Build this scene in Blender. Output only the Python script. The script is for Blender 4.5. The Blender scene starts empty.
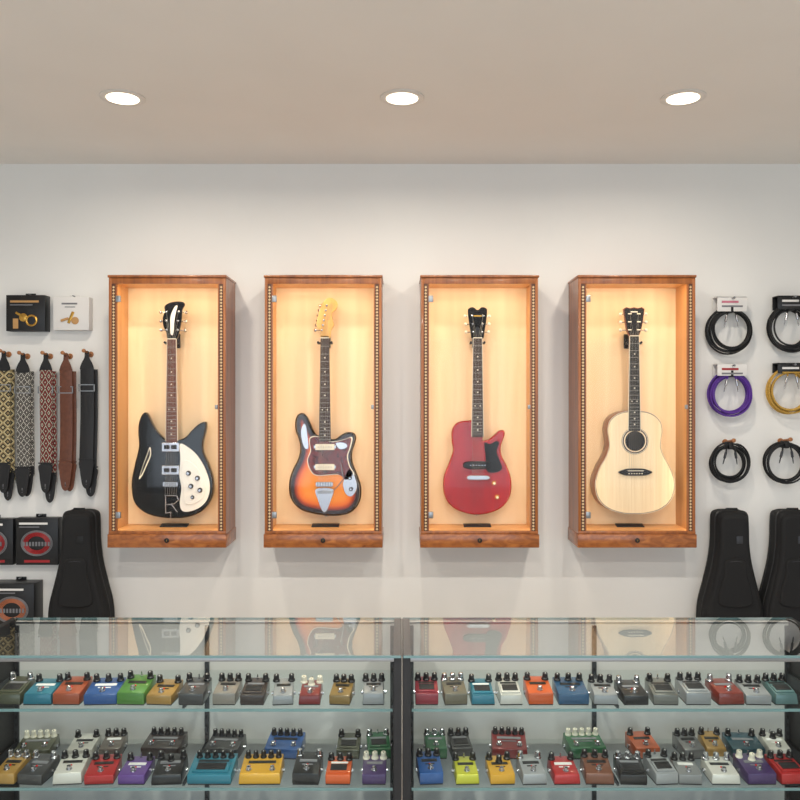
import bpy, bmesh, math, random
from mathutils import Vector, Matrix
from mathutils.geometry import delaunay_2d_cdt
random.seed(7)
CAMZ=1.72; CAMY=-4.0; F=820.0
sc=bpy.context.scene
sc.view_settings.view_transform='Standard'
sc.view_settings.look='None'

def S(r,g,b):
    f=lambda c:(c/255/12.92) if c/255<=0.04045 else ((c/255+0.055)/1.055)**2.4
    return (f(r),f(g),f(b),1)

# ------------------------------------------------------------ materials
def newmat(name):
    m=bpy.data.materials.new(name); m.use_nodes=True
    nt=m.node_tree; b=nt.nodes['Principled BSDF']
    return m,nt,b
def mat(name,col,rough=.5,metal=0,coat=0,noise=0,scale=40,bump=0,spec=None,emit=0):
    m,nt,b=newmat(name)
    b.inputs['Base Color'].default_value=col
    b.inputs['Roughness'].default_value=rough
    b.inputs['Metallic'].default_value=metal
    b.inputs['Coat Weight'].default_value=coat
    b.inputs['Coat Roughness'].default_value=.05
    if emit: b.inputs['Emission Color'].default_value=col; b.inputs['Emission Strength'].default_value=emit
    if spec is not None: b.inputs['Specular IOR Level'].default_value=spec
    if noise or bump:
        tc=nt.nodes.new('ShaderNodeTexCoord'); n=nt.nodes.new('ShaderNodeTexNoise')
        n.inputs['Scale'].default_value=scale; n.inputs['Detail'].default_value=4
        nt.links.new(tc.outputs['Object'],n.inputs['Vector'])
        if noise:
            r=nt.nodes.new('ShaderNodeValToRGB')
            r.color_ramp.elements[0].position=.3; r.color_ramp.elements[1].position=.7
            r.color_ramp.elements[0].color=tuple(c*(1-noise) for c in col[:3])+(1,)
            r.color_ramp.elements[1].color=tuple(min(1,c*(1+noise)) for c in col[:3])+(1,)
            nt.links.new(n.outputs['Fac'],r.inputs['Fac']); nt.links.new(r.outputs['Color'],b.inputs['Base Color'])
        if bump:
            bp=nt.nodes.new('ShaderNodeBump'); bp.inputs['Strength'].default_value=bump; bp.inputs['Distance'].default_value=.002
            nt.links.new(n.outputs['Fac'],bp.inputs['Height']); nt.links.new(bp.outputs['Normal'],b.inputs['Normal'])
    return m
def wood(name,cols,sc3,rough=.35,coat=.4,dist=.6,nscale=1):
    m,nt,b=newmat(name)
    tc=nt.nodes.new('ShaderNodeTexCoord'); mp=nt.nodes.new('ShaderNodeMapping'); mp.inputs['Scale'].default_value=sc3
    n=nt.nodes.new('ShaderNodeTexNoise'); n.inputs['Scale'].default_value=nscale; n.inputs['Detail'].default_value=6; n.inputs['Distortion'].default_value=dist
    r=nt.nodes.new('ShaderNodeValToRGB'); e=r.color_ramp.elements
    e[0].position=.3; e[0].color=cols[0]; e[1].position=.7; e[1].color=cols[-1]
    if len(cols)==3:
        x=e.new(.5); x.color=cols[1]
    nt.links.new(tc.outputs['Object'],mp.inputs['Vector']); nt.links.new(mp.outputs['Vector'],n.inputs['Vector'])
    nt.links.new(n.outputs['Fac'],r.inputs['Fac']); nt.links.new(r.outputs['Color'],b.inputs['Base Color'])
    b.inputs['Roughness'].default_value=rough; b.inputs['Coat Weight'].default_value=coat; b.inputs['Coat Roughness'].default_value=.12
    return m
def pattern(name,cols,sx,sz,rings=1.0,rough=.8,ox=0.0):
    m,nt,b=newmat(name); L=nt.links
    tc=nt.nodes.new('ShaderNodeTexCoord'); sp=nt.nodes.new('ShaderNodeSeparateXYZ'); L.new(tc.outputs['Object'],sp.inputs[0])
    def M(op,a,v=None):
        q=nt.nodes.new('ShaderNodeMath'); q.operation=op
        if isinstance(a,(int,float)): q.inputs[0].default_value=a
        else: L.new(a,q.inputs[0])
        if v is not None:
            if isinstance(v,(int,float)): q.inputs[1].default_value=v
            else: L.new(v,q.inputs[1])
        return q.outputs[0]
    u=M('PINGPONG',M('ADD',M('MULTIPLY',sp.outputs['X'],sx),ox),.5)
    w=M('PINGPONG',M('MULTIPLY',sp.outputs['Z'],sz),.5)
    s=M('FRACT',M('MULTIPLY',M('ADD',u,w),rings))
    r=nt.nodes.new('ShaderNodeValToRGB'); r.color_ramp.interpolation='CONSTANT'
    e=r.color_ramp.elements
    e[0].position=0; e[0].color=cols[0]; e[1].position=1.0/len(cols); e[1].color=cols[1]
    for i in range(2,len(cols)):
        x=e.new(i/len(cols)); x.color=cols[i]
    L.new(s,r.inputs['Fac']); L.new(r.outputs['Color'],b.inputs['Base Color']); b.inputs['Roughness'].default_value=rough
    return m
def glassmat(name,mult=1.0,tint=(1,1,1,1)):
    m,nt,b=newmat(name); nt.nodes.remove(b); L=nt.links
    out=[n for n in nt.nodes if n.type=='OUTPUT_MATERIAL'][0]
    t=nt.nodes.new('ShaderNodeBsdfTransparent'); t.inputs[0].default_value=tint
    g=nt.nodes.new('ShaderNodeBsdfGlossy'); g.inputs['Roughness'].default_value=.0
    fr=nt.nodes.new('ShaderNodeFresnel'); fr.inputs[0].default_value=1.5
    geo=nt.nodes.new('ShaderNodeNewGeometry')
    inv=nt.nodes.new('ShaderNodeMath'); inv.operation='SUBTRACT'; inv.inputs[0].default_value=mult
    mm=nt.nodes.new('ShaderNodeMath'); mm.operation='MULTIPLY'; mm.inputs[1].default_value=mult
    L.new(geo.outputs['Backfacing'],mm.inputs[0]); L.new(mm.outputs[0],inv.inputs[1])
    f=nt.nodes.new('ShaderNodeMath'); f.operation='MULTIPLY'; f.use_clamp=True
    L.new(fr.outputs[0],f.inputs[0]); L.new(inv.outputs[0],f.inputs[1])
    mx=nt.nodes.new('ShaderNodeMixShader'); L.new(f.outputs[0],mx.inputs[0]); L.new(t.outputs[0],mx.inputs[1]); L.new(g.outputs[0],mx.inputs[2])
    L.new(mx.outputs[0],out.inputs['Surface'])
    return m

WHITE=mat('wall_paint',S(238,237,233),.7,noise=.012,scale=3,bump=.05)
CEIL=mat('ceiling_paint',S(240,235,228),.85,noise=.012,scale=3)
FLOOR=mat('floor_concrete',S(188,184,180),.4,noise=.08,scale=2.5)
CHERRY=wood('cherry_wood',[S(122,68,30),S(150,87,40),S(170,102,50)],(40,40,2.2),.34,.3)
BURL=wood('cherry_burl',[S(116,62,26),S(158,92,42),S(184,114,56)],(14,14,30),.3,.4,dist=1.4)
MAPLE=wood('maple_panel',[S(220,192,152),S(234,210,172)],(12,12,1.0),.5,.1)
INNER=wood('cabinet_inner_wood',[S(200,142,84),S(214,160,102)],(16,16,1.5),.45,.15)
INLAYD=mat('inlay_walnut',S(84,46,26),.5)
INLAYL=mat('inlay_holly',S(214,186,142),.5)
BLACK=mat('black_gloss',S(8,8,9),.12,coat=.4,spec=.35)
BLKM=mat('black_matte',S(18,18,20),.6)
BLKPL=mat('black_plastic',S(14,14,16),.35)
CHROME=mat('chrome',S(190,190,194),.22,metal=1)
STEEL=mat('brushed_steel',S(160,162,164),.38,metal=1)
DSTEEL=mat('dark_steel',S(70,72,76),.45,metal=.8)
GOLD=mat('brass',S(205,160,80),.25,metal=1)
CREAM=mat('cream_plastic',S(226,218,198),.35,coat=.3)
WPG=mat('white_pickguard',S(232,229,220),.25,coat=.5)
ROSE=wood('rosewood',[S(36,20,14),S(60,34,24)],(60,60,4),.45,.05)
ROSEL=wood('rosewood_red',[S(84,42,30),S(118,66,44)],(60,60,4),.4,.1)
EBONY=mat('ebony',S(18,16,16),.4)
MAPN=wood('maple_neck',[S(198,150,76),S(216,172,100)],(40,40,4),.3,.5)
MAHOG=wood('mahogany',[S(86,38,20),S(120,58,30)],(50,50,4),.35,.4)
CHERRYRED=wood('cherry_finish',[S(128,3,5),S(162,7,8)],(60,60,5),.2,.4)
SPRUCE=wood('spruce_top',[S(224,200,160),S(234,214,178)],(120,120,3),.3,.3,dist=.1)
TORT=mat('tortoiseshell',S(88,20,12),.2,coat=.6,noise=.75,scale=70)
PGLASS=glassmat('door_glass',.18)
TGLASS=glassmat('counter_glass',1.6,(.97,.99,.985,1))
SGLASS=glassmat('shelf_glass',.5,(.955,.98,.975,1))
GEDGE=mat('glass_edge',S(104,134,136),.15,coat=.6)
BAG=mat('nylon_bag',S(13,13,15),.8,noise=.2,scale=300,bump=.3)
BAGT=mat('bag_piping',S(9,9,10),.5)
LEATHB=mat('black_leather',S(18,17,19),.5,bump=.3,scale=200)
LEATHN=mat('brown_leather',S(98,54,34),.5,noise=.2,scale=60,bump=.3)
LAM=mat('white_laminate',S(204,201,197),.5)
PEGW=mat('peg_wood',S(160,104,60),.45)
RED=mat('red_print',S(160,30,36),.4)
CARDW=mat('card_white',S(228,226,223),.5)
CARDB=mat('card_black',S(16,16,18),.4)
CARDG=mat('card_grey',S(120,120,124),.5)
TANP=mat('tan_print',S(190,145,90),.5)
PINK=mat('pink_print',S(200,116,136),.5)
PICKF=mat('string_steel',S(160,158,150),.3,metal=1)
LAMP=mat('downlight_diffuser',(1,.86,.66,1),.5,emit=3.2)

def burst():
    m,nt,b=newmat('sunburst_finish'); L=nt.links
    a=nt.nodes.new('ShaderNodeAttribute'); a.attribute_name='burst'
    r=nt.nodes.new('ShaderNodeValToRGB'); e=r.color_ramp.elements
    e[0].position=.0; e[0].color=S(222,132,38); e[1].position=1; e[1].color=S(12,7,5)
    for p,c in ((.42,S(208,102,24)),(.62,S(150,52,14)),(.78,S(48,15,7))):
        x=e.new(p); x.color=c
    L.new(a.outputs['Fac'],r.inputs['Fac']); L.new(r.outputs['Color'],b.inputs['Base Color'])
    b.inputs['Roughness'].default_value=.15; b.inputs['Coat Weight'].default_value=.5; b.inputs['Coat Roughness'].default_value=.04
    return m
BURST=burst()

# ------------------------------------------------------------ mesh builder
class MB:
    def __init__(s):
        s.v=[];s.f=[];s.mi=[];s.mats=[];s.att={};s.M=Matrix.Identity(4)
    def midx(s,m):
        if m not in s.mats: s.mats.append(m)
        return s.mats.index(m)
    def add(s,vs,fs,m,att=None):
        o=len(s.v); k=s.midx(m)
        for i,p in enumerate(vs):
            s.v.append(s.M@Vector(p))
            if att is not None: s.att[o+i]=att[i]
        for f in fs: s.f.append([i+o for i in f]); s.mi.append(k)
    def addbm(s,bm,m):
        bm.verts.ensure_lookup_table(); bm.verts.index_update()
        s.add([v.co.copy() for v in bm.verts],[[v.index for v in f.verts] for f in bm.faces],m); bm.free()
    def hexa(s,p,m,bev=0,seg=2):
        fs=[(0,3,2,1),(4,5,6,7),(0,1,5,4),(1,2,6,5),(2,3,7,6),(3,0,4,7)]
        if not bev: s.add(p,fs,m); return
        bm=bmesh.new(); vv=[bm.verts.new(q) for q in p]
        for f in fs: bm.faces.new([vv[i] for i in f])
        bmesh.ops.bevel(bm,geom=bm.edges[:],offset=bev,segments=seg,affect='EDGES',profile=.5,clamp_overlap=True)
        s.addbm(bm,m)
    def box(s,c,d,m,bev=0,rot=None,seg=2):
        x,y,z=d[0]/2,d[1]/2,d[2]/2
        p=[(-x,-y,-z),(x,-y,-z),(x,y,-z),(-x,y,-z),(-x,-y,z),(x,-y,z),(x,y,z),(-x,y,z)]
        R=rot if rot else Matrix.Identity(3)
        s.hexa([R@Vector(q)+Vector(c) for q in p],m,bev,seg)
    def bx(s,x0,x1,y0,y1,z0,z1,m,bev=0):
        s.box(((x0+x1)/2,(y0+y1)/2,(z0+z1)/2),(abs(x1-x0),abs(y1-y0),abs(z1-z0)),m,bev)
    def lathe(s,c,ax,prof,m,n=20):
        ax=Vector(ax).normalized(); t=Vector((1,0,0)) if abs(ax.x)<.9 else Vector((0,1,0))
        u=ax.cross(t).normalized(); w=ax.cross(u); c=Vector(c); vs=[];fs=[]
        for r,h in prof:
            for i in range(n):
                a=2*math.pi*i/n; vs.append(c+ax*h+(u*math.cos(a)+w*math.sin(a))*r)
        for k in range(len(prof)-1):
            for i in range(n):
                j=(i+1)%n; fs.append((k*n+i,k*n+j,(k+1)*n+j,(k+1)*n+i))
        fs.append(tuple(reversed(range(n)))); fs.append(tuple((len(prof)-1)*n+i for i in range(n)))
        s.add(vs,fs,m)
    def cyl(s,a,b,r,m,n=16,r2=None):
        a=Vector(a);b=Vector(b); s.lathe(a,b-a,[(r,0),(r2 if r2 is not None else r,(b-a).length)],m,n)
    def tube(s,path,r,m,n=6,closed=False):
        P=[Vector(p) for p in path]; N=len(P); vs=[];fs=[]; up=None
        for i,p in enumerate(P):
            if closed: t=(P[(i+1)%N]-P[i-1])
            else: t=P[min(i+1,N-1)]-P[max(i-1,0)]
            t.normalize()
            if up is None: up=Vector((0,1,0)) if abs(t.y)<.9 else Vector((1,0,0))
            u=(up-t*up.dot(t)).normalized(); w=t.cross(u); up=u
            for k in range(n):
                a=2*math.pi*k/n; vs.append(p+(u*math.cos(a)+w*math.sin(a))*r)
        for i in range(N if closed else N-1):
            j=(i+1)%N
            for k in range(n):
                l=(k+1)%n; fs.append((i*n+k,i*n+l,j*n+l,j*n+k))
        if not closed: fs.append(tuple(range(n))); fs.append(tuple((N-1)*n+k for k in reversed(range(n))))
        s.add(vs,fs,m)
    def prism(s,o,yf,yb,m,r=0,mside=None,burst=None):
        A=sum(o[i][0]*o[(i+1)%len(o)][1]-o[(i+1)%len(o)][0]*o[i][1] for i in range(len(o)))
        if A<0: o=o[::-1]
        n=len(o); nr=[]
        for i in range(n):
            a=Vector(o[i-1]);b=Vector(o[(i+1)%n]); t=(b-a)
            t=t.normalized() if t.length>1e-9 else Vector((1,0)); nr.append(Vector((-t.y,t.x)))
        lim=[]
        for i in range(n):
            a=Vector(o[i-1]);c=Vector(o[i]);b=Vector(o[(i+1)%n])
            l1=(c-a);l2=(b-c)
            if l1.length<1e-9 or l2.length<1e-9: lim.append(1e9); continue
            ang=(l1.x*l2.y-l1.y*l2.x)/(l1.length*l2.length); L=(l1.length+l2.length)/2
            lim.append(L/ang*.8 if ang>1e-4 else 1e9)
        for _ in range(3): lim=[min(lim[i],(lim[i-1]+.003),(lim[(i+1)%n]+.003)) for i in range(n)]
        def ring(ins,y): return [(o[i][0]+nr[i].x*min(ins,lim[i]),y,o[i][1]+nr[i].y*min(ins,lim[i])) for i in range(n)]
        rings=[];
        if r:
            for k in range(4):
                a=math.pi/2*k/3; rings.append(ring(r*(1-math.sin(a)),yb-r*(1-math.cos(a))))
            for k in range(4):
                a=math.pi/2*k/3; rings.append(ring(r*(1-math.cos(a)),yf+r*(1-math.sin(a))))
        else: rings=[ring(0,yb),ring(0,yf)]
        vs=[]
        for rg in rings: vs+=rg
        fsd=[]
        for k in range(len(rings)-1):
            for i in range(n):
                j=(i+1)%n; fsd.append((k*n+i,k*n+j,(k+1)*n+j,(k+1)*n+i))
        s.add(vs,fsd,mside or m,[1.0]*len(vs) if burst else None)
        def cap(rg,y,mm,bd):
            pts=[Vector((p[0],p[2])) for p in rg]; ed=[(i,(i+1)%n) for i in range(n)]; allp=list(pts)
            def dist(q):
                best=9
                for i in range(n):
                    a=pts[i];b_=pts[(i+1)%n];d=b_-a; L=d.length_squared
                    t=0 if L<1e-12 else max(0,min(1,(q-a).dot(d)/L)); best=min(best,(q-a-d*t).length)
                return best
            def inside(q):
                c=False
                for i in range(n):
                    a=pts[i];b_=pts[i-1]
                    if (a.y>q.y)!=(b_.y>q.y) and q.x<(b_.x-a.x)*(q.y-a.y)/(b_.y-a.y)+a.x: c=not c
                return c
            if bd:
                st=.007; x0=min(p.x for p in pts);x1=max(p.x for p in pts);z0=min(p.y for p in pts);z1=max(p.y for p in pts)
                for i in range(int((x1-x0)/st)+1):
                    for j in range(int((z1-z0)/st)+1):
                        q=Vector((x0+i*st+(j%2)*st/2,z0+j*st))
                        if inside(q) and dist(q)>.003: allp.append(q)
            rv,_,rf,_,_,_=delaunay_2d_cdt(allp,ed,[],1,1e-7)
            s.add([(p.x,y,p.y) for p in rv],[tuple(f) for f in rf],mm,[max(0,1-dist(p)/bd) for p in rv] if bd else None)
        cap(rings[-1],yf,m,burst); cap(rings[0],yb,mside or m,None)
    def finish(s,name,origin=(0,0,0),parent=None,ang=38):
        o=Vector(origin); me=bpy.data.meshes.new(name)
        me.from_pydata([v-o for v in s.v],[],s.f)
        for m in s.mats: me.materials.append(m)
        me.polygons.foreach_set('material_index',s.mi)
        if s.att:
            a=me.attributes.new('burst','FLOAT','POINT')
            a.data.foreach_set('value',[s.att.get(i,0.0) for i in range(len(s.v))])
        me.update()
        bm=bmesh.new(); bm.from_mesh(me); bmesh.ops.recalc_face_normals(bm,faces=bm.faces[:]); bm.to_mesh(me); bm.free()
        me.shade_smooth(); me.set_sharp_from_angle(angle=math.radians(ang))
        ob=bpy.data.objects.new(name,me); ob.location=o; sc.collection.objects.link(ob)
        if parent: ob.parent=parent; ob.location=o-parent.location
        return ob
def spline(pts,k=6):
    n=len(pts); out=[]
    for i in range(n):
        p0,p1,p2,p3=[Vector(pts[(i+d)%n]) for d in (-1,0,1,2)]
        for j in range(k):
            t=j/k
            q=.5*((2*p1)+(p2-p0)*t+(2*p0-5*p1+4*p2-p3)*t*t+(3*p1-p0-3*p2+p3)*t**3)
            out.append((q.x,q.y))
    return out
def empty(name,loc):
    e=bpy.data.objects.new(name,None); e.location=loc; e.empty_display_size=.1; sc.collection.objects.link(e); return e

# ------------------------------------------------------------ room
XW=4.2; YF=-7.2; H=CAMZ+1.152
def slab(name,x0,x1,y0,y1,z0,z1,m):
    b=MB(); b.bx(x0,x1,y0,y1,z0,z1,m); return b.finish(name,((x0+x1)/2,(y0+y1)/2,(z0+z1)/2))
slab('floor',-XW,XW,YF,0,-.1,0,FLOOR)
slab('ceiling',-XW,XW,YF,0,H,H+.1,CEIL)
slab('wall_back',-XW,XW,0,.1,-.1,H+.1,WHITE)
slab('wall_left',-XW-.1,-XW,YF,0.1,-.1,H+.1,WHITE)
slab('wall_right',XW,XW+.1,YF,0.1,-.1,H+.1,WHITE)
b=MB()
b.bx(-XW,XW,YF-.1,YF,0,.5,WHITE); b.bx(-XW,XW,YF-.1,YF,2.6,H,WHITE)
b.bx(-XW,-3.4,YF-.1,YF,.5,2.6,WHITE); b.bx(3.4,XW,YF-.1,YF,.5,2.6,WHITE); b.finish('wall_front',(0,YF-.05,1.4))
b=MB()
for x in (-3.38,-1.15,1.15,3.38): b.bx(x-.03,x+.03,YF-.08,YF-.01,.5,2.6,BLKM)
for z in (.53,2.57): b.bx(-3.4,3.4,YF-.08,YF-.01,z-.03,z+.03,BLKM)
b.finish('window_1',(0,YF-.05,1.55))
b=MB(); b.bx(-XW,XW,-.015,0,0,.1,WHITE,.003); b.finish('baseboard_back',(0,-.008,.05))

# lights -----------------------------------------------------
def area(name,loc,rot,sx,sy,e,col,shape='RECTANGLE',spread=180,parent=None):
    l=bpy.data.lights.new(name,'AREA'); l.shape=shape; l.size=sx
    if shape in('RECTANGLE','ELLIPSE'): l.size_y=sy
    l.energy=e; l.color=col; l.spread=math.radians(spread)
    o=bpy.data.objects.new(name,l); o.location=loc; o.rotation_euler=rot; sc.collection.objects.link(o)
    if parent: o.parent=parent; o.location=Vector(loc)-parent.location
    return o
area('window_daylight',(0,YF-.15,1.55),(math.radians(90),0,0),6.8,2.1,80,(.78,.89,1))
TRIM=mat('downlight_trim',S(226,220,212),.4)
for y in (-.88,-2.45,-3.9):  # first row is in view; the two rows behind are unseen, added as fill
    for x in (-1.055,.008,1.077):
        b=MB()
        b.lathe((x,y,H-.0005),(0,0,-1),[(.084,0),(.084,.004),(.078,.007),(.064,.006),(.061,.0045)],TRIM,40)
        b.lathe((x,y,H-.003),(0,0,-1),[(.0605,0),(.060,.004),(.05,.0065)],LAMP,40)
        o=b.finish('downlight_or_fill',(x,y,H))
        area('downlight_or_fill_lamp',(x,y,H-.012),(0,0,0),.12,.12,8.6 if y>-1 else 17.5,(1,.90,.77) if y>-1 else (1,.94,.86),'DISK',168,o)

# ------------------------------------------------------------ cabinets
CF=-.22
def cabinet(cx):
    W=.27; zt=CAMZ+.576; zb=CAMZ-.68; YB=-.001
    L=cx-W; R=cx+W
    e=empty('guitar_display_cabinet',(cx,-.11,(zt+zb)/2))
    b=MB()
    b.bx(L,L+.02,CF+.012,YB,zb+.03,zt-.01,CHERRY); b.bx(R-.02,R,CF+.012,YB,zb+.03,zt-.01,CHERRY)
    b.bx(L+.005,R-.005,CF+.012,YB,zt-.03,zt-.01,CHERRY)
    b.bx(L-.004,R+.004,CF-.006,YB,zt-.012,zt,CHERRY,.003)
    b.bx(L,L+.013,CF,CF+.014,zb+.07,zt-.012,CHERRY,.002)
    b.bx(R-.013,R,CF,CF+.014,zb+.07,zt-.012,CHERRY,.002)
    b.bx(L+.031,L+.037,CF+.001,CF+.014,zb+.07,zt-.04,CHERRY); b.bx(R-.037,R-.031,CF+.001,CF+.014,zb+.07,zt-.04,CHERRY)
    b.bx(L+.013,R-.013,CF,CF+.014,zt-.04,zt-.012,CHERRY,.002)
    b.bx(L-.004,R+.004,CF-.008,YB,zb,zb+.062,BURL,.003)
    b.bx(L+.0,R-.0,CF-.003,CF+.014,zb+.062,zb+.075,CHERRY,.002)
    b.finish('carcass',(cx,-.11,(zt+zb)/2),e)
    b=MB(); R45=Matrix.Rotation(math.radians(45),3,'Y')
    for xa in (L+.0131,R-.0309):
        b.bx(xa,xa+.0178,CF+.002,CF+.013,zb+.075,zt-.04,INLAYD)
        z=zb+.084
        while z<zt-.046:
            b.box((xa+.0089,CF+.0018,z),(.0085,.0016,.0085),INLAYL,0,R45); z+=.0145
    b.finish('inlay',(cx,CF,(zt+zb)/2),e)
    b=MB()
    b.bx(L+.02,R-.02,-.02,-.002,zb+.062,zt-.03,MAPLE); b.finish('back_panel',(cx,-.01,CAMZ),e)
    b=MB()
    b.bx(L+.02,L+.024,CF+.014,-.02,zb+.062,zt-.03,INNER); b.bx(R-.024,R-.02,CF+.014,-.02,zb+.062,zt-.03,INNER)
    b.bx(L+.024,R-.024,CF+.014,-.02,zt-.034,zt-.03,INNER); b.bx(L+.024,R-.024,CF+.014,-.02,zb+.062,zb+.078,INNER)
    b.finish('lining',(cx,-.11,CAMZ),e)
    b=MB()
    b.bx(L+.037,R-.037,CF+.004,CF+.008,zb+.078,zt-.04,PGLASS); b.finish('glass_door',(cx,CF,CAMZ),e)
    b=MB()
    for z in (zt-.11,zb+.15): b.box((L+.045,CF-.001,z),(.022,.012,.03),STEEL,.002)
    b.box((R-.043,CF-.002,(zt+zb)/2+.02),(.012,.016,.02),STEEL,.002)
    b.lathe((cx,CF-.008,zb+.034),(0,-1,0),[(.011,0),(.011,.002),(.008,.004)],BLKM,20)
    b.box((cx,CF-.013,zb+.034),(.002,.001,.008),GOLD)
    b.box((cx+.0,-.1,zb+.084),(.13,.045,.004),DSTEEL,.001,Matrix.Rotation(math.radians(12),3,'X'))
    b.finish('fittings',(cx,CF,CAMZ),e)
    warm=(1,.78,.51)
    zc=(zt+zb)/2
    for sx in (-1,1):
        x=cx+sx*(W-.030)
        area('led_strip_side',(x,CF+.02,zc),(math.radians(90),0,math.radians(sx*42)),.012,1.1,.62,warm,parent=e)
    area('led_strip_upper',(cx,CF+.03,zt-.038),(math.radians(18),0,0),.44,.012,.8,warm,parent=e)
CX=[-1.073,-.354,.367,1.092]
for c in CX: cabinet(c)

# ------------------------------------------------------------ guitars
def guitar(name,cx,yf,fn):
    s=F/(yf-CAMY)
    P=lambda x,y:((x-400)/s,CAMZ+(400-y)/s)
    b=MB(); fn(b,P,yf,s)
    ox,oz=P(cx,465)
    return b.finish(name,(ox,yf+.02,oz))
def ol(P,pts,k=5): return spline([P(*p) for p in pts],k)
def rect(P,x,y,w,h): return [P(x-w/2,y-h/2),P(x+w/2,y-h/2),P(x+w/2,y+h/2),P(x-w/2,y+h/2)]
def neck(b,P,yf,cx,ynut,yend,fb,nk,ybody,wn=9,wb=12,inl=CREAM,nfr=20,ybr=475,bind=None):
    o=[P(cx-wn/2,ynut),P(cx+wn/2,ynut),P(cx+wb/2,yend),P(cx-wb/2,yend)]
    if bind:
        ob=[P(cx-wn/2-.5,ynut),P(cx+wn/2+.5,ynut),P(cx+wb/2+.5,yend),P(cx-wb/2-.5,yend)]
        b.prism(ob,yf-.008,yf-.002,bind)
    b.prism(o,yf-.009,yf-.002,fb)
    o2=[P(cx-wn/2+.3,ynut-2),P(cx+wn/2-.3,ynut-2),P(cx+wb/2-.6,ybody+8),P(cx-wb/2+.6,ybody+8)]
    b.prism(o2,yf-.002,yf+.018,nk)
    x,z=P(cx,ynut); b.box((x,yf-.0075,z),(wn/210,.009,.004),CREAM)
    SL=(ybr-ynut); w=lambda y:wn+(wb-wn)*(y-ynut)/(yend-ynut)
    fy=[ynut+SL*(1-2**(-k/12)) for k in range(nfr+1)]
    for k in range(1,nfr+1):
        if fy[k]<yend-.5:
            x,z=P(cx,fy[k]); b.box((x,yf-.0098,z),(w(fy[k])/210,.0016,.0018),PICKF)
    for k in (3,5,7,9,12,15,17,19):
        if k<=nfr and fy[k]<yend-1:
            x,z=P(cx,(fy[k]+fy[k-1])/2)
            if k==12:
                for d in (-.012,.012): b.lathe((x+d,yf-.009,z),(0,-1,0),[(.0032,0),(.0032,.0006)],inl,12)
            else: b.lathe((x,yf-.009,z),(0,-1,0),[(.0035,0),(.0035,.0006)],inl,12)
    for i in range(6):
        t=(i-2.5)/5; a=P(cx+t*(wn-1.5),ynut); c=P(cx+t*(wb-1),ybr)
        b.cyl((a[0],yf-.0120,a[1]),(c[0],yf-.0135,c[1]),.0003+.00006*(5-i),PICKF,6)
def tuner(b,P,yf,x,y,side,btn=CHROME,post=True,reach=5.5):
    X,Z=P(x,y); 
    if post: b.lathe((X,yf-.004,Z),(0,-1,0),[(.0055,0),(.005,.002),(.003,.003),(.0032,.012),(.002,.0125)],CHROME,12)
    X2=X+side*reach/210
    b.cyl((X,yf+.012,Z),(X2,yf+.012,Z),.0022,CHROME,8)
    b.lathe((X2-side*.001,yf+.012,Z),(side,0,0),[(.003,0),(.0075,.003),(.0085,.009),(.005,.014)],btn,12)
    b.box((X,yf+.0115,Z),(.013,.008,.014),CHROME,.002)
def headstrings(b,P,yf,cx,ynut,posts,wn=9):
    for i,(x,y) in enumerate(posts):
        a=P(cx+(i-2.5)/5*(wn-1.5),ynut); c=P(x,y); b.cyl((a[0],yf-.0115,a[1]),(c[0],yf-.009,c[1]),.0005,PICKF,6)
def knob(b,P,yf,x,y,r,m,h=.014,top=None):
    X,Z=P(x,y); b.lathe((X,yf,Z),(0,-1,0),[(r*1.15,0),(r*1.1,h*.25),(r*.9,h*.35),(r*.85,h*.9),(r*.7,h)],m,20)
    if top: b.lathe((X,yf-h,Z),(0,-1,0),[(r*.6,0),(r*.6,.0006)],top,16)
def strapbtn(b,P,yf,x,y):
    X,Z=P(x,y); b.lathe((X,yf+.02,Z+.004),(0,0,-1),[(.004,0),(.003,.006),(.007,.010),(.007,.013)],CHROME,12)

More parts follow.
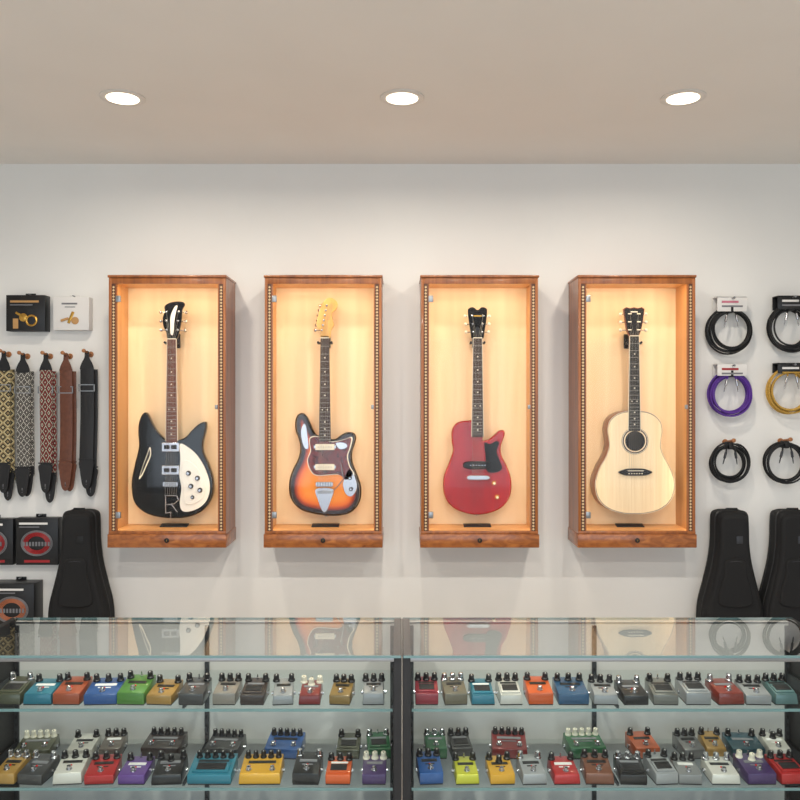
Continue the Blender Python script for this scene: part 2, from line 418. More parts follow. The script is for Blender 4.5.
def g1(b,P,yf,s):
    body=[(167,440),(162,437),(156,430.5),(151,422),(147.5,414.5),(144.4,412.4),(141,416),(138.4,424),(138,434),(138.6,447),(135,463),(131.3,483),(134,502),(146,513.5),(165,518),(186,517.5),(202,511),(211.5,498),(213,481),(208.5,465),(203,452),(202.8,442),(205,433),(206.2,425),(204.4,421.8),(198,424.5),(191,431),(185.5,437),(178,440)]
    b.prism(ol(P,body,6),yf,yf+.04,BLACK,.006)
    hs=[(168,339),(166.5,333),(163.5,326),(162.8,318),(165,311),(164.5,306.5),(169,303),(176,301.5),(183,302),(184.8,305),(182.3,310),(181.6,319),(179.6,330),(176.5,339)]
    b.prism(ol(P,hs,4),yf-.004,yf+.01,BLACK,.002)
    b.prism(ol(P,[(171,334),(170.5,326),(171,316),(175,307),(177.8,306),(176,313),(174.6,322),(173.6,334)],4),yf-.0055,yf-.003,WPG)
    neck(b,P,yf,172,339,441,ROSEL,MAHOG,437,8.5,11.5,ybr=484,nfr=21,bind=CREAM)
    for i,y in enumerate((330,321,312)):
        tuner(b,P,yf,167.2-i*.2,y,-1); tuner(b,P,yf,178+i*.5,y,1)
    headstrings(b,P,yf,172,339,[(167.2,330),(167,321),(166.8,312),(179,312),(178.5,321),(178,330)],8.5)
    b.prism(ol(P,[(180,444),(188,447),(197,455),(205,468),(210,485),(207,500),(197,509),(184,511.5),(180,504),(181.5,488),(179.5,475),(180.5,458)],5),yf-.004,yf-.0005,WPG,.001)
    b.prism(ol(P,[(184,461),(191,462),(199,470),(205.5,484),(203,497),(193,504),(185,502),(184,488),(182,476)],5),yf-.009,yf-.0045,WPG,.001)
    for x,y in ((189,473),(198,478),(191.5,486),(200.5,490),(193,497)):
        knob(b,P,yf-.009,x,y,.0105 if y<495 else .008,BLKPL,.013,CHROME)
    for y in (447,470):
        b.prism(rect(P,171,y,17,9),yf-.011,yf,CHROME,.002)
        for d in (-3.6,3.6): b.prism(rect(P,171+d,y,5.5,4),yf-.0125,yf-.0105,BLKPL)
    b.prism(rect(P,171,484,15,4.5),yf-.013,yf,CHROME,.002)
    for i in range(6): b.prism(rect(P,166+i*2,484,1.2,5),yf-.0145,yf-.012,STEEL)
    for q in ([(165,495.5),(177,495.5)],[(166,496),(166,513)],[(166,504.5),(174,504)],[(172,504.5),(177.5,512)],[(177,495.5),(178.8,500)],[(178.8,500),(174,504)],[(171,512),(171,518)],[(166,513),(171,512)]):
        a=P(*q[0]);c=P(*q[1]); b.cyl((a[0],yf-.006,a[1]),(c[0],yf-.004,c[1]),.0022,CHROME,10)
    for i in range(6):
        a=P(172+(i-2.5)*2.2,484); c=P(171+(i-2.5)*2.2,496); b.cyl((a[0],yf-.014,a[1]),(c[0],yf-.008,c[1]),.0005,PICKF,6)
    h=[(150,447),(146.5,456),(142.5,467),(139,479),(142.6,475),(147,465),(151,455)]
    b.prism(ol(P,h,4),yf-.0012,yf+.001,CREAM); h2=[(149.5,449.5),(146.8,457),(143.3,466),(140.2,476),(142.6,472.5),(146.3,464),(150,455)]
    b.prism(ol(P,h2,4),yf-.0018,yf+.001,EBONY)
    strapbtn(b,P,yf,171,517)
def g2(b,P,yf,s):
    body=[(318,435.5),(314,431.5),(310.5,424),(307,416.5),(302.5,413),(297.8,414.5),(295,421),(295.5,431),(299,441),(300,450),(297.5,460),(292.5,470),(289,482),(290,497),(299,509),(316,514.5),(337,516),(352,512),(360,501),(361,487),(356.5,473),(352.5,462),(352.3,452),(355,443.5),(356,436.5),(352.5,432.5),(346,432.5),(340,435.5),(336,438.5),(331,439)]
    b.prism(ol(P,body,6),yf,yf+.042,BURST,.010,burst=.068)
    hs=[(321,338),(320.5,331),(316.5,326),(318,316),(321.5,305),(327,298.5),(333,298.5),(337.5,303),(336.5,309),(332,313.5),(332.5,319),(334,325),(331,331),(330,338)]
    b.prism(ol(P,hs,4),yf-.002,yf+.012,MAPN,.002)
    b.prism(ol(P,[(327,320),(328,310),(331,303),(333,306),(330,318)],3),yf-.003,yf-.0015,TANP)
    neck(b,P,yf,325,338,441,ROSE,MAPN,436,8.5,12,ybr=486,nfr=21)
    posts=[]
    for i in range(6):
        x=321.8+i*1.0; y=330-i*4.9; posts.append((x,y)); tuner(b,P,yf+.002,x,y,-1,reach=5.5)
    headstrings(b,P,yf,325,338,posts,8.5)
    pg=[(311,438),(318,437),(331,442),(343,440),(351,438),(349.5,448),(347,456),(349,466),(353,474),(346,480),(338,474),(318,475),(311,470),(308,460),(311,451),(310,443)]
    b.prism(ol(P,[(325+(x-325)*1.05,457+(y-457)*1.04) for x,y in pg],5),yf-.0022,yf-.0004,CREAM)
    b.prism(ol(P,pg,5),yf-.004,yf-.001,TORT,.0008)
    b.prism(ol(P,[(301,433),(303.5,424),(306,426),(307.5,436),(308.5,448),(304,447)],4),yf-.003,yf,CHROME,.0008)
    b.prism(ol(P,[(349,469),(354,475),(357,487),(352,496),(346,494),(343,485),(345,477)],4),yf-.004,yf,CHROME,.0008)
    b.prism(ol(P,[(336,443),(345,443),(347,447),(340,449)],4),yf-.0055,yf-.002,CHROME)
    knob(b,P,yf-.004,350,478,.0085,BLKPL,.014,CHROME); knob(b,P,yf-.004,351,489,.0085,BLKPL,.014,CHROME)
    for y in (447,467):
        b.prism(rect(P,325,y,19,6),yf-.010,yf-.003,CREAM,.0015)
        b.prism(rect(P,325,y,22,3),yf-.008,yf-.003,CHROME,.001)
        for i in range(6): X,Z=P(318.5+i*2.6,y); b.lathe((X,yf-.010,Z),(0,-1,0),[(.0026,0),(.0026,.001)],STEEL,10)
    b.prism(rect(P,324.5,484,17,4),yf-.014,yf,CHROME,.0015)
    for i in range(6): b.prism(rect(P,318+i*2.6,484,1.5,5),yf-.016,yf-.013,STEEL)
    b.prism(ol(P,[(316,489),(333,489),(331,500),(326.5,511),(322.5,511),(318,500)],4),yf-.004,yf,CHROME,.001)
    b.prism(rect(P,324.5,492,14,2.6),yf-.008,yf-.003,STEEL,.001)
    a=P(332,492); c=P(344,478); d=P(341,462)
    b.tube([(a[0],yf-.012,a[1]),((a[0]+c[0])/2+.004,yf-.02,(a[1]+c[1])/2),(c[0],yf-.022,c[1]),(d[0],yf-.022,d[1])],.0024,CHROME,8)
    for i in range(6):
        a=P(319+i*2.2,484); c=P(320+i*1.8,492); b.cyl((a[0],yf-.014,a[1]),(c[0],yf-.008,c[1]),.0005,PICKF,6)
    strapbtn(b,P,yf,326,515)
def g3(b,P,yf,s):
    body=[(474,421),(468,420.6),(461,421.3),(455,424.8),(451.8,432),(452,442),(453,451),(449,463),(443.5,479),(445,497),(456,509.5),(477,515),(498,510),(509.5,498),(511.5,481),(507,466),(502,456),(501,447),(503.5,439),(505,433.5),(503.3,430.3),(499,431),(493.5,436),(488,439.8),(482,440),(480,432)]
    b.prism(ol(P,body,6),yf,yf+.042,CHERRYRED,.007)
    hs=[(472.5,339),(470.5,332),(467.8,312),(469.5,308),(473.5,307.3),(477.5,310),(481.5,307.3),(485.5,308),(487.2,312),(484.5,332),(482.5,339)]
    b.prism(ol(P,hs,4),yf-.003,yf+.011,BLACK,.002)
    b.prism(rect(P,477.5,316,8,1.2),yf-.004,yf-.002,GOLD); b.prism(ol(P,[(476,335),(479,335),(480,330),(477.5,327),(475,330)],3),yf-.005,yf-.002,BLKPL)
    neck(b,P,yf,477.5,338,437,ROSE,CHERRYRED,432,8.5,11.5,ybr=478,nfr=20,bind=CREAM)
    for y in (332,324,316): 
        tuner(b,P,yf,473.0-(332-y)*.06,y,-1,CREAM); tuner(b,P,yf,482.0+(332-y)*.06,y,1,CREAM)
    headstrings(b,P,yf,477.5,338,[(473.0,332),(472.5,324),(472.0,316),(483.0,316),(482.5,324),(482.0,332)],8.5)
    b.prism(ol(P,[(484.5,443),(490,444),(496,441),(499,443),(496.5,451),(499.5,460),(502,468),(497,472),(487,471),(485.5,456)],5),yf-.006,yf-.0005,BLKPL,.001)
    b.prism(ol(P,[(463,465),(467,461.5),(488,461.5),(492,465),(488,468.5),(467,468.5)],4),yf-.012,yf,BLKPL,.002)
    for i in range(6): X,Z=P(470.3+i*2.9,465); b.lathe((X,yf-.012,Z),(0,-1,0),[(.0024,0),(.0024,.001)],CHROME,10)
    b.prism(rect(P,478,477.5,20,4.5),yf-.014,yf-.002,CHROME,.003)
    for x in (467.5,488.5): X,Z=P(x,477.5); b.lathe((X,yf,Z),(0,-1,0),[(.006,0),(.006,.012),(.004,.014)],CHROME,14)
    knob(b,P,yf,494,483,.010,GOLD,.016,CREAM); knob(b,P,yf,497,497,.010,GOLD,.016,CREAM)
    strapbtn(b,P,yf,477,514)
def g4(b,P,yf,s):
    h=[(0,411),(10,411.3),(19,414.5),(25.5,421),(27.6,430),(26.4,439),(26,447),(29.3,457),(36,469),(40.2,484),(37,499),(27,509),(13,513.5),(0,514.3)]
    body=[(635+x,y) for x,y in h]+[(635-x,y) for x,y in h[-2:0:-1]]
    b.prism(ol(P,body,6),yf+.002,yf+.1,MAHOG,.003)
    b.prism(spline([P(635+(x-635)*.995,462+(y-462)*.995) for x,y in body],6),yf+.0005,yf+.004,CREAM)
    b.prism(spline([P(635+(x-635)*.985,462+(y-462)*.987) for x,y in body],6),yf+.0002,yf+.003,ROSE)
    b.prism(spline([P(635+(x-635)*.972,462+(y-462)*.977) for x,y in body],6),yf,yf+.003,SPRUCE)
    X,Z=P(635,441)
    for r,m,k in ((.063,ROSE,.0004),(.061,CREAM,.0008),(.0585,ROSE,.0012),(.053,CREAM,.0016),(.0515,SPRUCE,.0020),(.047,EBONY,.0024)):
        b.lathe((X,yf,Z),(0,-1,0),[(r,0),(r,k)],m,48)
    b.prism(ol(P,[(618,472),(622,470),(628,468.5),(642,468.5),(648,470),(652,472),(648,474.5),(642,475.5),(628,475.5),(622,474.5)],3),yf-.009,yf,EBONY,.002)
    x,z=P(635,470.6); b.box((x,yf-.011,z),(.075,.005,.003),CREAM)
    for i in range(6): x,z=P(628.5+i*2.6,473.5); b.lathe((x,yf-.009,z),(0,-1,0),[(.003,0),(.0025,.003)],CREAM,10)
    hs=[(629,336),(626.5,330),(625,322),(623.3,309),(626,307.3),(630,308.2),(633.8,307.4),(637.6,308.2),(641.6,307.3),(644.3,309),(642.6,322),(641,330),(638.6,336)]
    b.prism([P(x,y) for x,y in hs],yf-.004,yf+.012,MAHOG)
    b.prism([P(633.8+(x-633.8)*.92,321+(y-321)*.93) for x,y in hs],yf-.0055,yf-.003,EBONY)
    for x in (629.3,638.3): b.prism(rect(P,x,321,2.8,16),yf-.0065,yf-.005,BLKM)
    b.prism(rect(P,633.8,312,7,1.2),yf-.0065,yf-.005,CREAM)
    neck(b,P,yf,634,336,431,EBONY,MAHOG,412,8.8,11.8,ybr=470.6,nfr=20,bind=CREAM)
    for y in (330,322,314): tuner(b,P,yf,628.5,y,-1,CREAM,False,6.0); tuner(b,P,yf,639.2,y,1,CREAM,False,6.0)
    for y in (330,322,314):
        for x in (629.3,638.3):
            X,Z=P(x,y); b.cyl((X-.008,yf-.008,Z),(X+.008,yf-.008,Z),.003,CREAM,10)
    headstrings(b,P,yf,634,336,[(629.3,330),(629.3,322),(629.3,314),(638.3,314),(638.3,322),(638.3,330)],8.8)
guitar('electric_guitar',172,-.10,g1)
guitar('electric_guitar',325,-.10,g2)
guitar('electric_guitar',478,-.10,g3)
guitar('acoustic_guitar',635,-.13,g4)
for (px,yy) in ((172,-.10),(325,-.10),(477.5,-.10),(634,-.13)):
    s=F/(yy-CAMY); x=(px-400)/s; z=CAMZ+(400-342)/s
    b=MB()
    b.box((x,-.027,z+.01),(.04,.013,.07),BLKM,.004)
    b.cyl((x,-.03,z+.004),(x,yy+.045,z+.004),.006,CHROME,12)
    b.tube([(x-.032,yy-.012,z-.002),(x-.032,yy+.01,z-.006),(x-.028,yy+.03,z-.004),(x,yy+.045,z+.004),(x+.028,yy+.03,z-.004),(x+.032,yy+.01,z-.006),(x+.032,yy-.012,z-.002)],.0055,BLKM,10)
    b.finish('guitar_hanger',(x,-.05,z))

# ------------------------------------------------------------ wall merchandise
def WX(px,y=0.0): return (px-400)*(y-CAMY)/F
def WZ(py,y=0.0): return CAMZ+(400-py)*(y-CAMY)/F
def peg(b,x,z,l=.09,m=PEGW,r=.006):
    b.lathe((x,-.0005,z),(0,-1,0),[(.014,0),(.014,.004),(.006,.006)],m,16)
    b.cyl((x,-.004,z),(x,-l,z+.012),r,m,12)
    b.lathe((x,-l,z+.012),(0,-1,.12),[(r,0),(r*1.7,.003),(r*1.6,.009),(r*.6,.012)],m,14)

def package(px0,px1,py0,py1,depth,m,art):
    yf=-depth-.002
    x0,x1=WX(px0,yf),WX(px1,yf); z0,z1=WZ(py1,yf),WZ(py0,yf); cx=(x0+x1)/2; cz=(z0+z1)/2
    b=MB(); b.bx(x0,x1,yf,-.002,z0,z1,m,.002)
    b.bx(cx-.025,cx+.025,-.006,-.004,z1-.002,z1+.014,m,.0005)
    b.cyl((cx,-.0005,z1+.008),(cx,-.03,z1+.010),.003,STEEL,10)
    art(b,x0,x1,z0,z1,yf); return b.finish('accessory_box',(cx,yf/2,cz))
def art_a(b,x0,x1,z0,z1,y):
    cx=(x0+x1)/2
    b.bx(x0+.02,x1-.03,y-.001,y,z1-.036,z1-.026,TANP); b.bx(x0+.02,x1-.06,y-.001,y,z1-.05,z1-.045,CARDG)
    b.tube([(cx+.03+.024*math.cos(a),y-.002,z0+.05+.024*math.sin(a)) for a in [i*math.pi/12 for i in range(24)]],.005,GOLD,6,True)
    b.lathe((cx-.01,y,z0+.065),(0,-1,0),[(.02,0),(.02,.003),(.012,.006)],GOLD,20)
    b.box((cx-.02,y-.003,z0+.075),(.06,.004,.012),GOLD,.002,Matrix.Rotation(.5,3,'Y')); b.bx(cx-.06,cx-.035,y-.001,y,z0+.012,z0+.06,TANP)
def art_b(b,x0,x1,z0,z1,y):
    cx=(x0+x1)/2
    b.bx(cx-.045,cx+.03,y-.001,y,z1-.036,z1-.028,CARDG); b.bx(cx-.03,cx+.02,y-.001,y,z1-.05,z1-.046,CARDG)
    b.lathe((cx+.02,y,z0+.045),(0,-1,0),[(.018,0),(.018,.003),(.01,.005)],TANP,20)
    b.box((cx,y-.003,z0+.06),(.014,.005,.06),GOLD,.002,Matrix.Rotation(.4,3,'Y')); b.box((cx-.03,y-.003,z0+.05),(.04,.004,.012),TANP,.002,Matrix.Rotation(-.3,3,'Y'))
def art_c(mc):
    def f(b,x0,x1,z0,z1,y):
        cx=(x0+x1)/2; w=x1-x0
        b.bx(x0+.015,x1-.05,y-.001,y,z1-.032,z1-.022,CARDW); b.bx(x0+.015,x1-.09,y-.001,y,z1-.046,z1-.041,CARDG)
        b.bx(x0+.04,x1-.04,y-.001,y,z0+.012,z0+.024,mc)
        for r in (.044,.05,.056,.062,.068,.074):
            r*=w/.2
            b.tube([(cx+r*math.cos(a),y-.003,z0+.105+r*.8*math.sin(a)) for a in [i*math.pi/16 for i in range(32)]],.0022,mc if r<.066*w/.2 else CARDG,6,True)
        for k in range(9): b.bx(x0+.035+k*.015,x0+.044+k*.015,y-.006,y-.004,z0+.092,z0+.112,CARDG)
    return f
COPPER=mat('copper_print',S(176,104,70),.4)
package(6,45,295,331,.06,CARDB,art_a)
package(53,89,297,330,.05,CARDW,art_b)
package(-32,13,519,565,.05,CARDB,art_c(RED))
package(16,58,518,565,.05,CARDB,art_c(RED))
package(-10,34,584,632,.10,CARDB,art_c(COPPER))

STR1=pattern('strap_weave_cream',[S(190,176,134),S(32,30,26),S(140,122,84)],22,22,2.0)
STR2=pattern('strap_weave_mono',[S(196,192,182),S(24,24,26),S(110,106,100),S(20,20,22)],34,24,2.0,ox=.25)
STR3=pattern('strap_weave_red',[S(190,180,162),S(34,22,24),S(140,36,34),S(40,24,24)],30,17,2.5)
def strap(px,pw,y0,y1,m,tab,second):
    d=-.05; cx=WX(px,d)
    w=pw*(d-CAMY)/F
    zt=WZ(y0,d); zb=WZ(y1,d); b=MB()
    pz=zt+.055
    peg(b,cx,pz-.006,.085,PEGW,.0055)
    def layer(x,y,w,zt,zb,m,top=True):
        if top: b.prism(spline([(x-.009,zt+.06),(x+.009,zt+.06),(x+.012,zt+.03),(x+w*.42,zt),(x+w*.45,zt-.03),(x-w*.45,zt-.03),(x-w*.42,zt),(x-.012,zt+.03)],4),y-.003,y,tab)
        N=22; vs=[];fs=[]
        for i in range(N+1):
            t=i/N; z=zt-.02+(zb-zt+.02)*t; yy=y-.004+.006*math.sin(t*5+x*9); xx=x+.003*math.sin(t*3+x*7)
            vs+=[(xx-w/2,yy+.002,z),(xx-w*.3,yy-.0005,z),(xx+w*.3,yy-.0005,z),(xx+w/2,yy+.002,z),(xx+w/2,yy+.004,z),(xx-w/2,yy+.004,z)]
        for i in range(N):
            for k in range(6):
                l=(k+1)%6; fs.append((i*6+k,i*6+l,i*6+6+l,i*6+6+k))
        fs+=[tuple(range(6)),tuple(N*6+k for k in range(6))]
        b.add(vs,fs,m)
        b.prism(spline([(x-w*.5,zb+.035),(x+w*.5,zb+.035),(x+w*.48,zb-.01),(x+w*.4,zb-.05),(x+w*.28,zb-.085),(x,zb-.1),(x-w*.28,zb-.085),(x-w*.4,zb-.05),(x-w*.48,zb-.01)],4),y-.009,y-.004,tab,.001)
        b.box((x,y-.0095,zb-.068),(.003,.001,.022),CARDG); b.lathe((x,y-.009,zb-.072),(0,-1,0),[(.004,0),(.004,.001)],BLKM,10)
        b.bx(x-w*.55,x+w*.55,y-.010,y-.002,zb+.04,zb+.046,tab)
    layer(cx+.012,-.028,w*.95,zt-.005,zb-.02+second,m,False)
    layer(cx,-.05,w,zt,zb,m)
    b.box((cx,-.056,zt-.10),(w*1.15,.006,.004),STEEL); b.box((cx,-.056,zt-.13),(w*1.15,.006,.004),STEEL)
    for sx in (-1,1): b.box((cx+sx*w*.57,-.056,zt-.115),(.004,.006,.034),STEEL)
    b.finish('guitar_strap',(cx,-.04,(zt+zb)/2))
strap(4,12.5,364,472,STR1,LEATHB,-.02)
strap(23,13.5,366,476,STR2,LEATHB,.02)
strap(46,12.5,366,472,STR3,LEATHB,-.03)
strap(66,12.5,366,470,LEATHN,LEATHN,.015)
strap(87,13.5,364,468,LEATHB,LEATHB,-.02)

PURP=mat('purple_cable',S(88,46,146),.45); TWEED=mat('tweed_cable',S(190,150,66),.7,noise=.4,scale=300); CABB=mat('black_cable',S(16,16,18),.45)
def cable(px,pyc,rpx,m,card=None,cardcols=None,pytop=None,seed=0):
    rnd=random.Random(seed); d=-.05; cx=WX(px,d); cz=WZ(pyc,d); R=rpx*(d-CAMY)/F-.014
    b=MB(); path=[]; loops=8; N=36
    for L in range(loops):
        dr=rnd.uniform(-.014,.014); dx=rnd.uniform(-.005,.005); dz=rnd.uniform(-.006,.006); dy=(L-loops/2)*.005
        for i in range(N):
            a=math.pi/2+2*math.pi*i/N
            path.append((cx+dx+(R+dr)*math.cos(a)*1.0,-.045+dy+.003*math.sin(3*a+L),cz+dz+(R+dr)*math.sin(a)*1.02))
    sm=path[:]
    for _ in range(4):
        sm=[sm[0]]+[tuple((sm[i-1][k]+2*sm[i][k]+sm[i+1][k])/4 for k in range(3)) for i in range(1,len(sm)-1)]+[sm[-1]]
    b.tube(sm,.0044,m,7)
    for sx,an in ((-1,.25),(1,-.15)):
        R3=Matrix.Rotation(an,3,'Y'); ax=R3@Vector((0,0,-1)); c=Vector((cx+sx*.022,-.07,cz+R-.03))
        b.lathe(c,ax,[(.0045,0),(.006,.008),(.006,.03),(.004,.032),(.0028,.034),(.0028,.052),(.0018,.054),(.0026,.057),(.001,.061)],DSTEEL if not card else CHROME,12)
        b.tube([c,c-ax*.02+Vector((0,.006,0)),Vector((cx+sx*.012,-.05,cz+R-.004))],.004,m,7)
    b.box((cx,-.047,cz+R),(.022,.06,.036),BLKM,.006)
    if card:
        zt=WZ(pytop,-.06); w=.075; zl=cz+R-.012
        b.box((cx,-.075,(zt+zl)/2),(w*2*.95,.003,zt-zl),card,.001)
        b.box((cx,-.02,(zt+zl)/2),(w*2*.95,.003,zt-zl),card,.001)
        b.bx(cx-w*.95,cx+w*.95,-.0765,-.0185,zt-.004,zt,card)
        b.bx(cx-.05,cx+.03,-.078,-.0765,zt-.03,zt-.02,cardcols[0]); b.bx(cx-.05,cx+.05,-.078,-.0765,zt-.05,zt-.042,cardcols[1])
        pz=zt-.012
        b.cyl((cx,-.0005,pz),(cx,-.10,pz+.004),.003,STEEL,10); b.lathe((cx,-.10,pz+.004),(0,-1,0),[(.004,0),(.006,.003),(.004,.008)],STEEL,12)
    else:
        peg(b,cx,cz+R+.014,.10,PEGW)
    b.finish('instrument_cable',(cx,-.045,cz))
cable(730,330,23.5,CABB,CARDW,(PINK,CARDG),297,1)
cable(790,328,23.5,CABB,CARDB,(CARDW,CARDG),296,2)
cable(730,394,23.5,PURP,CARDW,(RED,CARDG),364,3)
cable(790,391,23.5,TWEED,CARDB,(CARDW,GOLD),363,4)
cable(729,463,20.5,CABB,seed=5)
cable(785,463,21.5,CABB,seed=6)

def gigbag(px):
    yf=-.15; s=F/(yf-CAMY); cx=WX(px,yf); b=MB()
    h=[(0,512),(11,512.5),(15.5,516),(16.5,525),(17,545),(19.5,565),(25,588),(29.5,606),(31,625),(30,645),(28,662),(32,680),(38,705),(39,728),(33,745),(18,752.5),(0,753)]
    def O(sc_):
        p=[(x,y) for x,y in h]+[(-x,y) for x,y in h[-2:0:-1]]
        return spline([(cx+x*sc_/s,max(.004,CAMZ+(400-(630+(y-630)*(1-(1-sc_)*.25)))/s)) for x,y in p],4)
    b.prism(O(1.0),yf+.012,-.012,BAG,.028)
    b.prism(O(.90),yf,yf+.05,BAG,.018)
    o=O(1.0); b.tube([(x,yf+.045,z) for x,z in o],.004,BAGT,6,True)
    b.tube([(x,-.05,z) for x,z in o],.003,BAGT,6,True)
    zz=lambda y:CAMZ+(400-y)/s
    b.prism(spline([(cx-.045,zz(560)),(cx+.045,zz(560)),(cx+.055,zz(575)),(cx+.075,zz(590)),(cx+.07,zz(606)),(cx-.07,zz(606)),(cx-.075,zz(590)),(cx-.055,zz(575))],4),yf-.008,yf+.01,BAG,.008)
    b.tube([(cx-.04,yf-.006,zz(562)),(cx,yf-.009,zz(561)),(cx+.04,yf-.006,zz(562))],.0015,DSTEEL,6)
    b.prism(spline([(cx-.12,zz(640)),(cx+.12,zz(640)),(cx+.14,zz(690)),(cx+.14,zz(725)),(cx,zz(735)),(cx-.14,zz(725)),(cx-.14,zz(690))],4),yf-.03,yf+.01,BAG,.018)
    b.box((cx+.02,yf-.001,zz(540)),(.03,.003,.035),DSTEEL if px>400 else BAGT,.001)
    b.tube([(cx-.03,yf+.05,zz(513)),(cx-.025,yf+.045,zz(510)),(cx+.025,yf+.045,zz(510)),(cx+.03,yf+.05,zz(513))],.005,BAGT,8)
    b.finish('guitar_gig_bag',(cx,-.08,.6))
gigbag(75.5); gigbag(735.5); gigbag(797)

# ------------------------------------------------------------ counter cases
D0=2.315; D1=2.71; YFc=CAMY+D0; YBc=CAMY+D1
ZT=CAMZ-.72; ZS1=CAMZ-.883; ZS2=CAMZ-1.109
def case(x0,x1):
    cx=(x0+x1)/2; e=empty('glass_display_counter',(cx,(YFc+YBc)/2,0))
    b=MB()
    b.bx(x0,x0+.024,YFc,YBc,0,ZT-.001,BLKM,.002); b.bx(x1-.024,x1,YFc,YBc,0,ZT-.001,BLKM,.002)
    b.bx(x0+.024,x1-.024,YFc+.03,YBc-.01,.0,.06,BLKM)
    b.bx(x0+.024,x1-.024,YFc+.005,YBc-.01,.30,.34,BLKM,.002)
    b.bx(x0+.024,x1-.024,YFc+.01,YFc+.03,.06,.30,BLKM)
    b.finish('frame',(cx,YFc,.5),e)
    b=MB()
    b.bx(x0+.024,x1-.024,YBc-.016,YBc-.004,.06,ZT-.008,LAM)
    b.finish('back_panel',(cx,YBc,.5),e)
    b=MB()
    b.bx(x0+.022,x1-.022,YFc-.004,YFc+.010,ZT-.018,ZT-.008,STEEL,.001)
    b.bx(x0+.022,x1-.022,YFc-.004,YFc+.010,.335,.355,STEEL,.001)
    b.bx(x0+.02,x1-.02,YBc-.018,YBc+.002,ZT-.014,ZT-.0082,STEEL,.001)
    for x in (x0+.03,-.633 if cx<0 else .637,x1-.03):
        b.bx(x-.007,x+.007,YBc-.024,YBc-.016,.34,ZT-.02,DSTEEL)
        for k in range(24): b.box((x,YBc-.0245,.37+k*.026),(.005,.001,.012),BLKM)
        for z in (ZS1,ZS2):
            b.hexa([(x-.003,YFc+.08,z-.018),(x+.003,YFc+.08,z-.018),(x+.003,YBc-.024,z-.05),(x-.003,YBc-.024,z-.05),(x-.003,YFc+.08,z-.009),(x+.003,YFc+.08,z-.009),(x+.003,YBc-.024,z-.009),(x-.003,YBc-.024,z-.009)],DSTEEL)
    b.finish('hardware',(cx,YFc,.5),e)
    b=MB()
    b.bx(x0+.002,x1-.002,YFc-.002,YBc+.004,ZT-.008,ZT,TGLASS)
    b.finish('top_glass',(cx,YFc,ZT),e)
    b=MB(); b.bx(x0+.002,x1-.002,YFc-.0045,YFc-.002,ZT-.0075,ZT-.0005,GEDGE); b.bx(x0+.002,x1-.002,YBc+.004,YBc+.006,ZT-.0075,ZT-.0005,GEDGE)
    for z in (ZS1,ZS2): b.bx(x0+.026,x1-.026,YFc+.03,YFc+.0325,z-.0085,z-.0005,GEDGE)
    b.finish('glass_edges',(cx,YFc,ZT),e)
    b=MB(); b.bx(x0+.024,x1-.024,YFc,YFc+.005,.355,ZT-.018,SGLASS); b.finish('front_glass',(cx,YFc,.7),e)
    b=MB()
    for z in (ZS1,ZS2): b.bx(x0+.026,x1-.026,YFc+.0325,YBc-.026,z-.008,z,SGLASS)
    b.finish('shelves',(cx,YFc,.7),e)
    return e
case(-1.287,.006-.001); case(.0075,1.30)

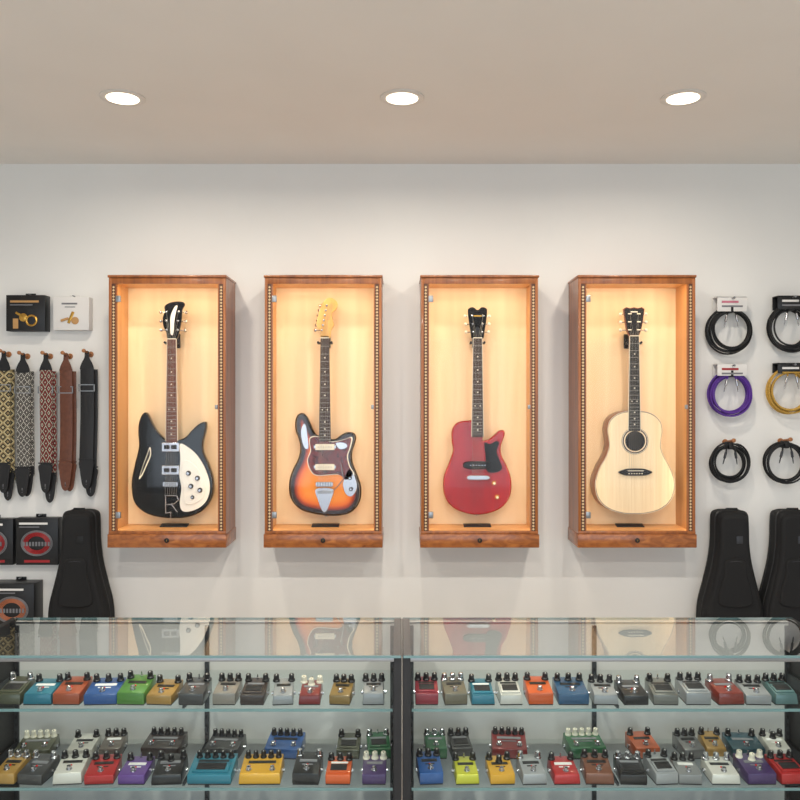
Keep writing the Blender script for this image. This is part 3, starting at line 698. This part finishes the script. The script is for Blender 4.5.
# pedals
PC={}
def pm(c):
    if c not in PC:
        PC[c]=mat('pedal_paint_%d'%len(PC),S(*[int(v*.88) for v in c]),.32,metal=.15,coat=.4)
    return PC[c]
LED=mat('pedal_led',S(200,20,16),.2)
def pedal(b,px,c,w_px,yfront,zs,rnd,depth=.105):
    d=yfront-CAMY; x=(px-400)*d/F*1.0; w=w_px*.95*(d+.03)/F
    m=pm(c); dark=sum(c)<240
    b.M=Matrix.Translation((x,yfront+depth/2,zs))@Matrix.Rotation(rnd.uniform(-.10,.10),4,'Z')
    hf=rnd.uniform(.028,.036); hb=hf+rnd.uniform(.010,.02); D=depth/2; W=w/2
    tp=rnd.choice((.0,.003)); z0=.003
    b.hexa([(-W,-D,z0),(W,-D,z0),(W,D,z0),(-W,D,z0),(-W+tp,-D+tp,hf),(W-tp,-D+tp,hf),(W-tp,D-tp,hb),(-W+tp,D-tp,hb)],m,.003)
    b.bx(-W*.96,W*.96,-D*.97,D*.97,.0002,.0045,BLKM)
    sl=math.atan2(hb-hf,depth); R=Matrix.Rotation(sl,3,'X'); nrm=Vector((0,-math.sin(sl),math.cos(sl)))
    T=lambda u,v:Vector((u,v,hf+(hb-hf)*(v+D)/(2*D)))
    big=w>.11; st=rnd.choice('AABC')
    kc=rnd.choice((BLKPL,BLKPL,BLKPL,CHROME,BLKPL)) if not dark else rnd.choice((CREAM,CHROME,BLKPL,BLKPL))
    nk=rnd.choice((2,3,3)) if not big else 5
    lab=CARDG if dark else rnd.choice((CARDW,CARDB,CARDB,CARDB))
    for i in range(nk):
        u=(i-(nk-1)/2)*(w*.74/max(1,nk-1) if nk>1 else 0)
        v=D*.62 if not(nk==3 and i==1 and st=='B') else D*.3
        r=.0095 if nk<4 else .0085
        b.lathe(T(u,v),nrm,[(r*1.15,0),(r*1.1,.004),(r*.88,.006),(r*.82,.019),(r*.65,.0205)],kc,14)
        b.box(T(u,v)+nrm*.0208+Vector((0,-r*.4,0)),(.0015,r*.7,.0008),CARDW if kc!=CREAM else CARDB,0,R)
    if rnd.random()<.5: b.lathe(T(0,D*.8),nrm,[(.0035,0),(.0035,.004),(.0018,.005),(.0018,.014)],CHROME,10)
    if st=='C':
        b.box(T(0,-D*.38)+nrm*.002,(w*.82,depth*.44,.005),m,.0015,R); b.box(T(0,-D*.36)+nrm*.005,(w*.66,depth*.3,.003),BLKM,.001,R)
        b.box(T(0,D*.22)+nrm*.0006,(w*.7,.012,.0012),lab,0,R)
    else:
        b.box(T(0,D*.12)+nrm*.0006,(w*.66,depth*.12,.0012),lab,0,R)
        if rnd.random()<.5: b.box(T(0,-D*.2)+nrm*.0006,(w*.4,.004,.0012),lab,0,R)
        for u in ((0,) if not big else (-w*.28,w*.28)):
            b.lathe(T(u,-D*.6),nrm,[(.0085,0),(.0085,.003),(.0055,.0035),(.0055,.007),(.0065,.0075),(.006,.012),(.003,.0135)],CHROME,14)
            b.lathe(T(u+.0,-D*.22),nrm,[(.0035,0),(.003,.002),(.001,.003)],LED,10)
    for sx in (-1,1): b.cyl((sx*(W-.004),D*.2,hf*.5),(sx*(W+.005),D*.2,hf*.5),.006,CHROME,10)
    b.M=Matrix.Identity(4)
TEAL=(38,128,150);RST=(178,82,44);BLU=(40,92,160);GRN=(88,146,60);TAN=(182,142,70);DGR=(70,70,70);BEI=(156,148,138);DBR=(62,50,46)
SIL=(164,166,168);DRD=(136,34,34);GLD=(150,120,60);CRM=(160,44,60);WHT=(226,222,212);ORG=(226,96,30);NVY=(44,92,130);BLK=(24,24,26)
REDD=(186,34,34);PUR=(104,66,146);YEL=(230,172,40);DPU=(74,52,104);YGR=(206,206,50);COP=(124,74,50);OLV=(84,86,64);DTE=(30,80,94);GRD=(40,110,66)
def row(b,items,y,z,sd,dp=.105):
    r=random.Random(sd)
    for it in items:
        pedal(b,it[0],it[1],it[2] if len(it)>2 else 26,y,z,r,dp)
y1=YFc+.055
b=MB(); row(b,[(8,OLV),(37,TEAL,30),(66,RST,28),(99,BLU,34),(131,GRN,29),(160,TAN,27),(191,DGR),(224,BEI,24),(252,DBR,25),(281,SIL,22),(309,DRD,23),(341,GLD,22),(373,SIL,23)],y1,ZS1,11); b.finish('effects_pedals',(-.63,y1,ZS1))
b=MB(); row(b,[(427,CRM,24),(455,(120,112,92),24),(483,TEAL,25),(511,WHT,24),(541,ORG,26),(574,NVY,32),(607,SIL,26),(636,BLK,26),(667,(124,124,118),26),(699,SIL,26),(731,(140,52,38),28),(760,SIL,26),(787,(96,130,130),24)],y1,ZS1,12); b.finish('effects_pedals',(.63,y1,ZS1))
y2=YFc+.045; y3=YFc+.215
b=MB()
row(b,[(4,TAN,24),(31,DGR,27),(65,WHT,30),(97,REDD,30),(131,PUR,28),(165,BLK,32),(209,TEAL,46),(259,YEL,44),(306,BLK,28),(338,ORG,26),(374,DPU,25)],y2,ZS2,21)
row(b,[(30,OLV,38),(78,WHT,26),(108,(120,110,100),22),(160,DBR,40),(222,DGR,38),(283,BLU,38),(348,OLV,24),(378,GRD,24)],y3,ZS2,22,.10)
b.finish('effects_pedals',(-.63,y2,ZS2))
b=MB()
row(b,[(430,BLU,25),(467,YGR,25),(502,YEL,26),(534,SIL,26),(567,REDD,28),(601,COP,30),(635,BLK,28),(666,SIL,24),(692,(140,142,142),24),(727,WHT,30),(762,DPU,30),(794,REDD,28)],y2,ZS2,23)
row(b,[(436,GRD,22),(461,DGR,22),(511,DRD,38),(588,GRD,40),(647,(200,96,50),26),(694,(120,120,120),22),(718,TAN,22),(750,DTE,34),(782,WHT,24)],y3,ZS2,24,.10)
b.finish('effects_pedals',(.63,y2,ZS2))

# world + camera
w=bpy.data.worlds.new('World'); sc.world=w; w.use_nodes=True
w.node_tree.nodes['Background'].inputs[0].default_value=(.75,.86,1,1); w.node_tree.nodes['Background'].inputs[1].default_value=.8
c=bpy.data.cameras.new('camera'); c.sensor_width=36; c.lens=36*F/800; co=bpy.data.objects.new('camera',c)
co.location=(0,CAMY,CAMZ); co.rotation_euler=(math.radians(90),0,0); sc.collection.objects.link(co); sc.camera=co
